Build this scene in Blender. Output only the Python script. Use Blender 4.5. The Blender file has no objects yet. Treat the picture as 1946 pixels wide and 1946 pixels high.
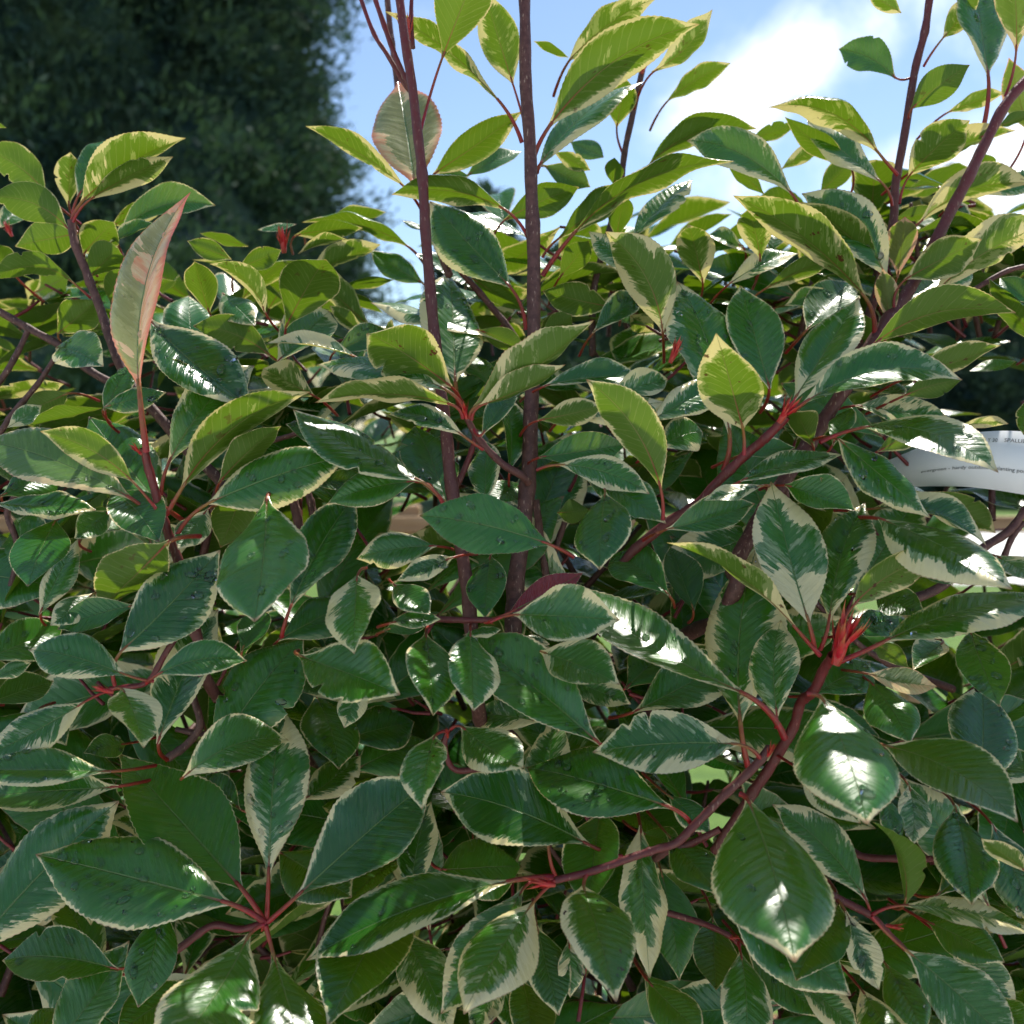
import bpy, math, random
import numpy as np
from mathutils import Vector, Matrix

R = math.radians
rng = np.random.default_rng(11)
random.seed(11)
scene = bpy.context.scene
COL = scene.collection

# ------------------------------------------------------------------ camera
CAM = np.array([0.0, 0.0, 1.45])
PITCH = R(-4.5)
FOV = R(54)
SUN_AZ, SUN_EL = R(24), R(57)          # clockwise from the view direction, above the horizon
cd = bpy.data.cameras.new('camera')
cam = bpy.data.objects.new('camera', cd)
COL.objects.link(cam)
cam.location = CAM
cam.rotation_euler = (R(90) + PITCH, 0, 0)
cd.sensor_width = 36
cd.lens_unit = 'FOV'
cd.angle = FOV
cd.clip_start = 0.02
cd.clip_end = 3000
cd.dof.use_dof = True
cd.dof.focus_distance = 0.52
cd.dof.aperture_fstop = 10.5
scene.camera = cam

# ------------------------------------------------------------------ sky, sun, exposure
world = bpy.data.worlds.new('World')
scene.world = world
world.use_nodes = True
scene.view_settings.view_transform = 'Standard'
scene.view_settings.look = 'None'
scene.view_settings.gamma = 1
scene.view_settings.exposure = 0.86
scene.view_settings.use_curve_mapping = False
cy = scene.cycles
cy.use_denoising = True
cy.max_bounces = 5
cy.diffuse_bounces = 2
cy.glossy_bounces = 2
cy.transmission_bounces = 4
cy.transparent_max_bounces = 6
cy.caustics_reflective = False
cy.caustics_refractive = True
cy.sample_clamp_indirect = 8
cy.use_adaptive_sampling = True
cy.adaptive_threshold = 0.025


class NT:
    """small helper for node trees"""
    def __init__(self, tree):
        self.t = tree
        self.n = tree.nodes
        self.l = tree.links

    def new(self, kind, **kw):
        n = self.n.new(kind)
        for k, v in kw.items():
            setattr(n, k, v)
        return n

    def put(self, sock, v):
        if isinstance(v, (int, float)):
            sock.default_value = v
        elif isinstance(v, (tuple, list)):
            sock.default_value = tuple(v) if len(sock.default_value) == len(v) else tuple(v) + (1.0,)
        else:
            self.l.new(v, sock)

    def m(self, op, a, b=0.0, c=None, clamp=False):
        n = self.new('ShaderNodeMath', operation=op, use_clamp=clamp)
        self.put(n.inputs[0], a)
        self.put(n.inputs[1], b)
        if c is not None:
            self.put(n.inputs[2], c)
        return n.outputs[0]

    def ss(self, x, lo, hi, a=0.0, b=1.0):
        n = self.new('ShaderNodeMapRange', interpolation_type='SMOOTHSTEP')
        for s, v in zip(n.inputs[:5], (x, lo, hi, a, b)):
            self.put(s, v)
        return n.outputs[0]

    def mix(self, f, a, b):
        n = self.new('ShaderNodeMix', data_type='RGBA')
        self.put(n.inputs[0], f)
        self.put(n.inputs[6], a)
        self.put(n.inputs[7], b)
        return n.outputs[2]

    def fmix(self, f, a, b):
        n = self.new('ShaderNodeMix', data_type='FLOAT')
        self.put(n.inputs[0], f)
        self.put(n.inputs[2], a)
        self.put(n.inputs[3], b)
        return n.outputs[0]

    def vec(self, x, y, z):
        n = self.new('ShaderNodeCombineXYZ')
        for s, v in zip(n.inputs, (x, y, z)):
            self.put(s, v)
        return n.outputs[0]

    def noise(self, v, scale=1.0, detail=2.0, rough=0.5, dist=0.0):
        n = self.new('ShaderNodeTexNoise')
        if v is not None:
            self.put(n.inputs['Vector'], v)
        n.inputs['Scale'].default_value = scale
        n.inputs['Detail'].default_value = detail
        n.inputs['Roughness'].default_value = rough
        n.inputs['Distortion'].default_value = dist
        return n.outputs['Fac']

    def attr(self, name):
        return self.new('ShaderNodeAttribute', attribute_type='GEOMETRY', attribute_name=name).outputs['Fac']


CLOUD_W = 5.5
W = NT(world.node_tree)
bg = W.n['Background']
sky = W.new('ShaderNodeTexSky', sky_type='NISHITA', sun_disc=False)
sky.sun_elevation = SUN_EL
sky.sun_rotation = SUN_AZ
sky.air_density = 1.0
sky.dust_density = 0.25
sky.ozone_density = 2.2
tc = W.new('ShaderNodeTexCoord')
sep = W.new('ShaderNodeSeparateXYZ')
W.put(sep.inputs[0], tc.outputs['Generated'])
dx, dy, dz = sep.outputs
zz = W.m('ADD', W.m('MAXIMUM', dz, 0.0), 0.16)
cx_, cy_ = W.m('DIVIDE', dx, zz), W.m('DIVIDE', dy, zz)
cl = W.noise(W.vec(W.m('MULTIPLY', cx_, 0.8), W.m('MULTIPLY', cy_, 0.62), CLOUD_W), 1.15, 7.0, 0.55, 0.35)
# the one big bright cloud bank over the shrub's right shoulder
bank = W.m('ADD', W.m('POWER', W.m('MULTIPLY', W.m('SUBTRACT', W.m('SUBTRACT', dz, 0.318), W.m('MULTIPLY', W.m('SUBTRACT', dx, 0.235), 0.40)), 21.0), 2.0),
           W.m('POWER', W.m('MULTIPLY', W.m('SUBTRACT', dx, 0.250), 5.0), 2.0))
bank = W.m('POWER', 2.718, W.m('MULTIPLY', bank, -1.0))
bank = W.m('MULTIPLY', bank, W.m('GREATER_THAN', dy, 0.0))
low = W.m('ADD', W.m('POWER', W.m('MULTIPLY', W.m('SUBTRACT', dz, 0.235), 17.0), 2.0),
          W.m('POWER', W.m('MULTIPLY', W.m('SUBTRACT', dx, 0.44), 9.0), 2.0))
low = W.m('MULTIPLY', W.m('POWER', 2.718, W.m('MULTIPLY', low, -1.0)), W.m('GREATER_THAN', dy, 0.0))
cl2 = W.noise(tc.outputs['Generated'], 7.5, 8.0, 0.58, 0.5)
clm = W.m('ADD', W.m('ADD', W.m('MULTIPLY', W.m('SUBTRACT', cl, 0.5), 1.7), W.m('MULTIPLY', bank, 0.48)), W.m('MULTIPLY', low, 0.50))
clm = W.m('ADD', clm, W.m('MULTIPLY', W.m('SUBTRACT', cl2, 0.5), 1.1))
cmask = W.ss(W.m('ADD', clm, 0.06), 0.06, 0.74)
cmask = W.m('MULTIPLY', cmask, W.ss(dz, 0.0, 0.10))
skyc = W.mix(W.m('MULTIPLY', cmask, 0.92), sky.outputs[0], (11.0, 11.3, 11.8))
W.put(bg.inputs[0], skyc)
bg.inputs[1].default_value = 0.092

sd = bpy.data.lights.new('sun', 'SUN')
sd.energy = 3.2
sd.angle = R(0.53)
sd.color = (1.0, 0.95, 0.86)
sun = bpy.data.objects.new('sun', sd)
COL.objects.link(sun)
SUNV = Vector((math.sin(SUN_AZ) * math.cos(SUN_EL), math.cos(SUN_AZ) * math.cos(SUN_EL), math.sin(SUN_EL)))
sun.rotation_euler = SUNV.to_track_quat('Z', 'Y').to_euler()
sun.location = (3, 6, 9)

# ------------------------------------------------------------------ geometry helpers
K = 2 * math.tan(FOV / 2) / 1946.0        # metres per photo pixel at one metre
FWD = np.array([0, math.cos(PITCH), math.sin(PITCH)])
UPV = np.array([0, -math.sin(PITCH), math.cos(PITCH)])
RGT = np.array([1.0, 0, 0])
ZUP = np.array([0, 0, 1.0])
ORG = {'A': (0, 0), 'B': (640, 0), 'C': (1266, 0), 'D': (0, 640), 'E': (640, 640), 'F': (1266, 640),
       'G': (0, 1266), 'H': (640, 1266), 'I': (1266, 1266)}
Z1 = 680 / 1932.0


def at(u, v, d):
    """point of the place seen at photo pixel (u, v) at depth d metres"""
    return CAM + d * (FWD + RGT * (u - 973) * K + UPV * (973 - v) * K)


def px(reg, x, y):
    o = ORG[reg]
    return o[0] + x * Z1, o[1] + y * Z1


def nrm(v):
    return v / max(np.linalg.norm(v), 1e-9)


def mesh_obj(name, V, F, mat, parent=None, loc=None, smooth=True, attrs=None):
    """V (n,3) array, F (m,k) array of quads/tris or list"""
    me = bpy.data.meshes.new(name)
    V = np.asarray(V, dtype=np.float32)
    if isinstance(F, np.ndarray):
        k = F.shape[1]
        me.vertices.add(len(V))
        me.vertices.foreach_set('co', V.ravel())
        me.loops.add(F.size)
        me.loops.foreach_set('vertex_index', F.astype(np.int32).ravel())
        me.polygons.add(len(F))
        me.polygons.foreach_set('loop_start', np.arange(0, F.size, k, dtype=np.int32))
        me.polygons.foreach_set('loop_total', np.full(len(F), k, dtype=np.int32))
        me.update(calc_edges=True)
    else:
        me.from_pydata([tuple(v) for v in V], [], F)
        me.update()
    me.polygons.foreach_set('use_smooth', np.full(len(me.polygons), smooth, dtype=bool))
    for k_, a in (attrs or {}).items():
        at_ = me.attributes.new(k_, 'FLOAT', 'POINT')
        at_.data.foreach_set('value', np.asarray(a, dtype=np.float32))
    me.materials.append(mat)
    o = bpy.data.objects.new(name, me)
    COL.objects.link(o)
    if parent is not None:
        o.parent = parent
    if loc is not None:
        o.location = tuple(loc)
    return o


def tag(o, label=None, cat=None, group=None, kind=None):
    if label: o['label'] = label
    if cat: o['category'] = cat
    if group: o['group'] = group
    if kind: o['kind'] = kind
    return o


def empty(name, loc):
    o = bpy.data.objects.new(name, None)
    o.empty_display_size = 0.1
    COL.objects.link(o)
    o.location = tuple(loc)
    return o


def spline(P, n):
    """Catmull-Rom through rows of P (any columns) -> n samples"""
    P = np.asarray(P, float)
    Q = np.vstack([2 * P[0] - P[1], P, 2 * P[-1] - P[-2]])
    m = len(P) - 1
    out = []
    for t in np.linspace(0, m - 1e-6, n):
        i = int(t)
        f = t - i
        a, b, c, d = Q[i], Q[i + 1], Q[i + 2], Q[i + 3]
        out.append(0.5 * (2 * b + (c - a) * f + (2 * a - 5 * b + 4 * c - d) * f * f + (3 * b - a - 3 * c + d) * f ** 3))
    return np.array(out)


def tube(P, rad, seg=8, close=True):
    P = np.asarray(P, float)
    n = len(P)
    T = np.gradient(P, axis=0)
    T /= np.linalg.norm(T, axis=1)[:, None] + 1e-12
    ref = np.array([0.31, -0.9, 0.29])
    V, F = [], []
    for i in range(n):
        s = nrm(np.cross(T[i], ref))
        u = np.cross(s, T[i])
        for j in range(seg):
            a = 2 * math.pi * j / seg
            V.append(P[i] + rad[i] * (math.cos(a) * s + math.sin(a) * u))
    for i in range(n - 1):
        for j in range(seg):
            j2 = (j + 1) % seg
            F.append((i * seg + j, i * seg + j2, (i + 1) * seg + j2, (i + 1) * seg + j))
    if close:
        V.append(P[-1] + T[-1] * rad[-1] * 0.6)
        k = len(V) - 1
        for j in range(seg):
            F.append(((n - 1) * seg + j, (n - 1) * seg + (j + 1) % seg, k, k))
    F = [f if f[2] != f[3] else f[:3] for f in F]
    return np.array(V), F


def box(x0, x1, y0, y1, z0, z1, bev=0.0):
    import bmesh
    bm = bmesh.new()
    bmesh.ops.create_cube(bm, size=1)
    bmesh.ops.scale(bm, vec=(x1 - x0, y1 - y0, z1 - z0), verts=bm.verts)
    bmesh.ops.translate(bm, vec=((x0 + x1) / 2, (y0 + y1) / 2, (z0 + z1) / 2), verts=bm.verts)
    if bev:
        bmesh.ops.bevel(bm, geom=bm.edges[:], offset=bev, segments=2, affect='EDGES')
    bm.verts.ensure_lookup_table()
    V = np.array([v.co[:] for v in bm.verts])
    F = [tuple(v.index for v in f.verts) for f in bm.faces]
    bm.free()
    return V, F


# ------------------------------------------------------------------ materials
def material(name):
    m = bpy.data.materials.new(name)
    m.use_nodes = True
    n = NT(m.node_tree)
    return m, n, n.n['Principled BSDF'], n.n['Material Output']


def simple(name, c1, c2, scale, rough, coord='Object', bump=0.0, stretch=(1, 1, 1), detail=4.0, trans=None):
    m, n, p, out = material(name)
    tcn = n.new('ShaderNodeTexCoord')
    mp = n.new('ShaderNodeMapping')
    n.put(mp.inputs['Vector'], tcn.outputs[coord])
    mp.inputs['Scale'].default_value = stretch
    f = n.noise(mp.outputs[0], scale, detail, 0.6)
    f = n.ss(f, 0.3, 0.7)
    n.put(p.inputs['Base Color'], n.mix(f, c1, c2))
    p.inputs['Roughness'].default_value = rough
    if bump:
        b = n.new('ShaderNodeBump')
        b.inputs['Strength'].default_value = bump
        b.inputs['Distance'].default_value = 0.01
        n.put(b.inputs['Height'], f)
        n.put(p.inputs['Normal'], b.outputs[0])
    if trans:
        tr = n.new('ShaderNodeBsdfTranslucent')
        tr.inputs['Color'].default_value = trans + (1,)
        mx = n.new('ShaderNodeMixShader')
        mx.inputs[0].default_value = 0.3
        n.l.new(p.outputs[0], mx.inputs[1])
        n.l.new(tr.outputs[0], mx.inputs[2])
        n.l.new(mx.outputs[0], out.inputs[0])
    return m


def leaf_material():
    m, n, p, out = material('variegated_leaf')
    ls, lt, lx, le = n.attr('ls'), n.attr('lt'), n.attr('lx'), n.attr('le')
    vari, pink, seed, spot, red = n.attr('vari'), n.attr('pink'), n.attr('seed'), n.attr('spot'), n.attr('redl')
    ax = n.m('ABSOLUTE', lx)
    q = n.m('SUBTRACT', lt, n.m('MULTIPLY', ax, 0.75))
    sd_ = n.m('MULTIPLY', seed, 61.0)
    sg = n.m('MULTIPLY', n.m('SIGN', lx), 7.3)
    sx = n.m('ADD', sd_, sg)
    streak = n.noise(n.vec(n.m('MULTIPLY', q, 13.0), n.m('MULTIPLY', ax, 3.5), sx), 1.0, 3.0, 0.6)
    blob = n.noise(n.vec(n.m('MULTIPLY', q, 3.0), n.m('MULTIPLY', ax, 3.0), n.m('ADD', sx, 19.7)), 1.0, 1.0, 0.5)
    fine = n.noise(n.vec(n.m('MULTIPLY', q, 46.0), n.m('MULTIPLY', ax, 10.0), n.m('ADD', sx, 3.1)), 1.0, 3.0, 0.65)
    vary = n.noise(n.vec(n.m('MULTIPLY', lt, 2.0), n.m('MULTIPLY', lx, 2.0), sd_), 1.0, 3.0, 0.55)
    # cream margin with a ragged inner edge running along the side veins
    bw = n.m('ADD', n.m('ADD', 0.05, n.m('MULTIPLY', vari, 1.3)), n.m('MULTIPLY', n.ss(streak, 0.42, 0.62), 0.6))
    bw = n.m('MULTIPLY', bw, n.ss(blob, 0.34, 0.60, 0.3, 1.3))
    th = n.m('MULTIPLY', bw, n.m('ADD', 0.0062, n.m('MULTIPLY', n.m('SUBTRACT', fine, 0.47), 0.050)))
    wide = n.m('ADD', n.m('MULTIPLY', n.ss(blob, 0.40, 0.68), 0.17), n.m('MULTIPLY', n.ss(streak, 0.50, 0.74), 0.10))
    wide = n.m('MULTIPLY', wide, n.m('MULTIPLY', n.m('POWER', vari, 1.35), 1.45))
    tipw = n.m('MULTIPLY', n.ss(lt, 0.80, 1.0), n.m('MULTIPLY', vari, 0.05))
    th = n.m('ADD', n.m('ADD', th, wide), tipw)
    th = n.m('ADD', th, n.m('MULTIPLY', n.m('MULTIPLY', n.m('SUBTRACT', fine, 0.5), 0.09), n.ss(wide, 0.005, 0.06)))
    th = n.m('MAXIMUM', th, 0.0022)
    th = n.m('MULTIPLY', th, n.ss(vari, 0.0, 0.035))
    cream = n.ss(n.m('SUBTRACT', th, le), -0.0025, 0.0025)
    # paler grey-green flames inside
    gz = n.noise(n.vec(n.m('MULTIPLY', q, 10.0), n.m('MULTIPLY', ax, 4.2), n.m('ADD', sx, 41.0)), 1.0, 4.0, 0.68)
    gl = n.m('SUBTRACT', 0.72, n.m('MULTIPLY', vari, 0.23))
    grey = n.ss(n.m('SUBTRACT', gz, gl), -0.006, 0.012)
    halo = n.m('MULTIPLY', n.ss(n.m('SUBTRACT', n.m('ADD', th, n.m('MULTIPLY', n.m('ADD', n.m('MULTIPLY', vari, 0.11), 0.012), fine)), le), -0.004, 0.004), n.ss(vari, 0.03, 0.2))
    grey = n.m('MAXIMUM', grey, n.m('MULTIPLY', halo, n.ss(gz, 0.40, 0.49)))
    mottled = n.ss(fine, 0.40, 0.62)
    # veins
    wv = n.m('ABSOLUTE', n.m('SUBTRACT', n.m('FRACT', n.m('ADD', n.m('MULTIPLY', q, 15.0), n.m('MULTIPLY', streak, 1.3))), 0.5))
    vein = n.m('MULTIPLY', n.ss(wv, 0.10, 0.0), n.ss(ax, 0.0, 0.02))
    rib = n.ss(n.m('SUBTRACT', ax, n.m('MULTIPLY', n.m('SUBTRACT', 1.1, lt), 0.0055)), 0.0022, -0.001)
    ribred = n.ss(lt, 0.16, 0.0)
    rim = n.ss(le, 0.0055, 0.0012)
    rimn = n.m('MULTIPLY', rim, n.ss(vary, 0.42, 0.62))
    tipr = n.m('MULTIPLY', n.ss(lt, 0.955, 0.99), 0.8)
    sp = n.noise(n.vec(n.m('MULTIPLY', lt, 9.0), n.m('MULTIPLY', lx, 13.0), n.m('ADD', sd_, 5.0)), 1.0, 3.0, 0.6)
    spm = n.m('MULTIPLY', n.ss(sp, 0.655, 0.69), n.ss(spot, 0.0, 0.25))
    spm = n.m('MAXIMUM', spm, n.ss(n.m('SUBTRACT', sp, n.m('SUBTRACT', 0.80, n.m('MULTIPLY', spot, 0.12))), 0.0, 0.02))

    # upper face colours
    g = n.mix(vary, (0.014, 0.115, 0.008), (0.048, 0.215, 0.020))
    g = n.mix(n.m('MULTIPLY', seed, 0.35), g, (0.060, 0.200, 0.012))
    greyc = n.mix(mottled, (0.12, 0.22, 0.08), (0.30, 0.41, 0.20))
    tone = n.m('FRACT', n.m('MULTIPLY', seed, 7.13))
    g = n.mix(n.m('MULTIPLY', n.ss(tone, 0.45, 0.0), 0.65), g, (0.005, 0.070, 0.005))
    g = n.mix(n.m('MULTIPLY', n.ss(tone, 0.6, 1.0), 0.55), g, (0.070, 0.235, 0.028))
    g = n.mix(n.m('MULTIPLY', n.ss(wv, 0.5, 0.1), 0.14), g, (0.006, 0.060, 0.004))
    g = n.mix(grey, g, greyc)
    g = n.mix(n.m('MULTIPLY', vein, 0.13), g, (0.12, 0.26, 0.07))
    crc = n.mix(vary, (0.85, 0.71, 0.33), (0.90, 0.81, 0.47))
    crp = n.mix(n.ss(streak, 0.38, 0.60), (0.95, 0.30, 0.12), (0.95, 0.68, 0.34))
    crc = n.mix(pink, crc, crp)
    g = n.mix(n.m('MULTIPLY', pink, 0.72), g, (0.52, 0.40, 0.15))
    g = n.mix(red, g, (0.26, 0.014, 0.030))
    top = n.mix(cream, g, crc)
    top = n.mix(rib, top, n.mix(ribred, (0.13, 0.24, 0.045), (0.42, 0.05, 0.05)))
    rimc = n.mix(pink, (0.34, 0.12, 0.06), (0.75, 0.07, 0.08))
    top = n.mix(n.m('MAXIMUM', n.m('MULTIPLY', rimn, 0.75), tipr), top, rimc)
    top = n.mix(n.m('MULTIPLY', n.m('MULTIPLY', n.m('POWER', pink, 2.0), 0.9), n.m('MAXIMUM', n.ss(le, 0.036, 0.002), n.ss(lt, 0.82, 1.0))), top, (0.85, 0.13, 0.08))
    top = n.mix(spm, top, (0.07, 0.025, 0.012))
    # lower face colours
    ug = n.mix(vary, (0.060, 0.130, 0.010), (0.115, 0.195, 0.030))
    ug = n.mix(n.m('MULTIPLY', grey, 0.55), ug, (0.30, 0.34, 0.15))
    ug = n.mix(n.m('MULTIPLY', vein, 0.22), ug, (0.30, 0.33, 0.14))
    ug = n.mix(n.m('MULTIPLY', pink, 0.55), ug, (0.33, 0.26, 0.15))
    ug = n.mix(red, ug, (0.25, 0.04, 0.05))
    und = n.mix(cream, ug, n.mix(pink, (0.72, 0.63, 0.34), (0.80, 0.46, 0.32)))
    und = n.mix(rib, und, n.mix(n.ss(lt, 0.55, 0.0), (0.22, 0.24, 0.07), (0.34, 0.06, 0.05)))
    und = n.mix(n.m('MAXIMUM', n.m('MULTIPLY', rimn, 0.8), tipr), und, rimc)
    und = n.mix(spm, und, (0.10, 0.035, 0.012))
    # light that comes through
    trg = n.mix(vary, (0.15, 0.28, 0.004), (0.25, 0.39, 0.010))
    trg = n.mix(n.m('MULTIPLY', grey, 0.7), trg, (0.55, 0.62, 0.10))
    trg = n.mix(n.m('MULTIPLY', vein, 0.35), trg, (0.42, 0.52, 0.06))
    trg = n.mix(red, trg, (0.5, 0.02, 0.02))
    trc = n.mix(cream, trg, n.mix(pink, (0.86, 0.74, 0.22), (0.95, 0.45, 0.25)))
    trc = n.mix(rib, trc, (0.16, 0.16, 0.02))
    trc = n.mix(spm, trc, (0.10, 0.03, 0.005))
    # relief
    h = n.m('ADD', n.m('MULTIPLY', n.m('MULTIPLY', wv, 2.0), 0.28), n.m('MULTIPLY', fine, 0.55))
    h = n.m('ADD', h, n.m('MULTIPLY', vary, 2.2))
    h = n.m('SUBTRACT', h, n.m('MULTIPLY', rib, 1.0))
    bmp = n.new('ShaderNodeBump')
    bmp.inputs['Strength'].default_value = 0.65
    bmp.inputs['Distance'].default_value = 0.0008
    n.put(bmp.inputs['Height'], h)
    rgh = n.ss(n.m('ADD', vary, n.m('MULTIPLY', n.m('SUBTRACT', fine, 0.5), 0.5)), 0.25, 0.8, 0.15, 0.38)
    n.put(p.inputs['Base Color'], top)
    n.put(p.inputs['Roughness'], rgh)
    p.inputs['Specular IOR Level'].default_value = 0.95
    n.put(p.inputs['Normal'], bmp.outputs[0])
    p2 = n.new('ShaderNodeBsdfPrincipled')
    n.put(p2.inputs['Base Color'], und)
    p2.inputs['Roughness'].default_value = 0.55
    p2.inputs['Specular IOR Level'].default_value = 0.35
    b2 = n.new('ShaderNodeBump')
    b2.inputs['Strength'].default_value = 0.5
    b2.inputs['Distance'].default_value = 0.0008
    n.put(b2.inputs['Height'], n.m('ADD', n.m('MULTIPLY', vein, 0.5), n.m('ADD', n.m('MULTIPLY', rib, 2.5), vary)))
    n.put(p2.inputs['Normal'], b2.outputs[0])
    geo = n.new('ShaderNodeNewGeometry')
    side = n.new('ShaderNodeMixShader')      # a leaf has an upper and a lower face
    n.put(side.inputs[0], geo.outputs['Backfacing'])
    n.l.new(p.outputs[0], side.inputs[1])
    n.l.new(p2.outputs[0], side.inputs[2])
    tr = n.new('ShaderNodeBsdfTranslucent')
    n.put(tr.inputs['Color'], trc)
    mx = n.new('ShaderNodeMixShader')
    n.put(mx.inputs[0], 0.25)
    n.l.new(side.outputs[0], mx.inputs[1])
    n.l.new(tr.outputs[0], mx.inputs[2])
    n.l.new(mx.outputs[0], out.inputs[0])
    return m


def stem_material(name, dark, young, rough=0.45):
    m, n, p, out = material(name)
    y = n.attr('young')
    tcn = n.new('ShaderNodeTexCoord')
    o = tcn.outputs['Object']
    f = n.noise(o, 260.0, 3.0, 0.6)
    mp = n.new('ShaderNodeMapping')
    n.put(mp.inputs['Vector'], o)
    mp.inputs['Scale'].default_value = (900, 900, 160)
    f2 = n.noise(mp.outputs[0], 1.0, 3.0, 0.6)
    d = n.mix(n.ss(f, 0.35, 0.65), dark, tuple(min(1, c * 2.1) for c in dark))
    d = n.mix(n.ss(f2, 0.62, 0.70), d, (0.42, 0.30, 0.22))
    yy = n.mix(n.ss(f, 0.3, 0.7), young, tuple(c * 0.55 for c in young))
    n.put(p.inputs['Base Color'], n.mix(y, d, yy))
    n.put(p.inputs['Roughness'], n.fmix(y, rough + 0.15, rough - 0.1))
    b = n.new('ShaderNodeBump')
    b.inputs['Strength'].default_value = 0.5
    b.inputs['Distance'].default_value = 0.0006
    n.put(b.inputs['Height'], n.m('ADD', f, f2))
    n.put(p.inputs['Normal'], b.outputs[0])
    return m


M_LEAF = leaf_material()
M_BARK = stem_material('shrub_bark', (0.062, 0.028, 0.022), (0.22, 0.012, 0.018))
M_PET = stem_material('red_petiole', (0.17, 0.13, 0.025), (0.38, 0.010, 0.022), 0.4)
M_BUD = stem_material('red_bud', (0.30, 0.18, 0.03), (0.62, 0.010, 0.028), 0.4)
M_WATER, nw, pw, ow = material('water')
pw.inputs['Base Color'].default_value = (1, 1, 1, 1)
pw.inputs['Roughness'].default_value = 0.0
pw.inputs['IOR'].default_value = 1.333
pw.inputs['Transmission Weight'].default_value = 1.0
M_CONI = simple('cypress_foliage', (0.018, 0.058, 0.062), (0.095, 0.155, 0.078), 2.4, 0.85, trans=(0.035, 0.075, 0.025))  # lighter noise patches paint lit clumps into the foliage colour
M_CONB = simple('cypress_bark', (0.05, 0.035, 0.025), (0.10, 0.07, 0.05), 6, 0.9)
M_WOOD = simple('pale_timber', (0.34, 0.20, 0.10), (0.46, 0.30, 0.16), 5, 0.7, stretch=(1.2, 14, 14), bump=0.4)
M_LAWN = simple('lawn_grass', (0.075, 0.15, 0.022), (0.14, 0.24, 0.035), 9, 0.9, bump=0.6, detail=8)
M_BARKCHIP = simple('bark_mulch', (0.14, 0.07, 0.035), (0.34, 0.19, 0.10), 45, 0.95, bump=1.0, detail=6)
M_PATH = simple('pale_gravel', (0.66, 0.64, 0.58), (0.80, 0.78, 0.72), 60, 0.9, bump=0.5)
M_BOUNCE = simple('bounce_chippings', (0.58, 0.56, 0.50), (0.74, 0.72, 0.66), 50, 0.9, bump=0.6)  # kept pale for the added ground that throws fill light back
M_LABEL = simple('white_plastic', (0.82, 0.83, 0.85), (0.87, 0.87, 0.88), 40, 0.45)
M_INK = simple('grey_ink', (0.06, 0.06, 0.065), (0.10, 0.10, 0.10), 400, 0.7)

# ------------------------------------------------------------------ ground, lawn, path
def sheet(name, x0, x1, y0, y1, z, mat, nx=8, ny=8, amp=0.0):
    xs, ys = np.linspace(x0, x1, nx), np.linspace(y0, y1, ny)
    X, Y = np.meshgrid(xs, ys)
    Zs = np.full_like(X, z) + amp * (np.sin(X * 1.7) * np.cos(Y * 1.3))
    V = np.stack([X.ravel(), Y.ravel(), Zs.ravel()], 1)
    i, j = np.meshgrid(np.arange(nx - 1), np.arange(ny - 1))
    a = (j * nx + i).ravel()
    F = np.stack([a, a + 1, a + nx + 1, a + nx], 1)
    return tag(mesh_obj(name, V, F, mat), kind='structure')


sheet('lawn', -700, 700, -60, 1500, 0.0, M_LAWN, 30, 30)
sheet('path', 4.2, 60, 9.5, 16.5, 0.004, M_PATH)
sheet('planting_bed', -6, 6, 0.22, 2.4, 0.006, M_BARKCHIP, 24, 24)
sheet('bounce_gravel', -14, 14, -13, 0.22, 0.004, M_BOUNCE)  # unseen pale ground, added to bounce light onto the shaded leaves

# ------------------------------------------------------------------ conifers and hedge behind
def foliage(centers, outs, nleaf, llen, lwid, spread, up):
    """clumps of small flat sprays -> V, F"""
    n = len(centers)
    C = np.repeat(centers, nleaf, 0)
    O = np.repeat(outs, nleaf, 0)
    m = len(C)
    off = rng.normal(0, 1, (m, 3)) * spread
    D = O * 0.75 + ZUP * up + rng.normal(0, 0.55, (m, 3))
    D /= np.linalg.norm(D, axis=1)[:, None]
    S = np.cross(D, rng.normal(0, 1, (m, 3)))
    S /= np.linalg.norm(S, axis=1)[:, None] + 1e-9
    ln = llen * rng.uniform(0.5, 1.3, (m, 1))
    wd = lwid * rng.uniform(0.6, 1.3, (m, 1))
    P = C + off
    V = np.stack([P, P + D * ln * 0.45 + S * wd, P + D * ln, P + D * ln * 0.5 - S * wd], 1).reshape(-1, 3)
    F = np.arange(m * 4).reshape(-1, 4)
    return V, F


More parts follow.
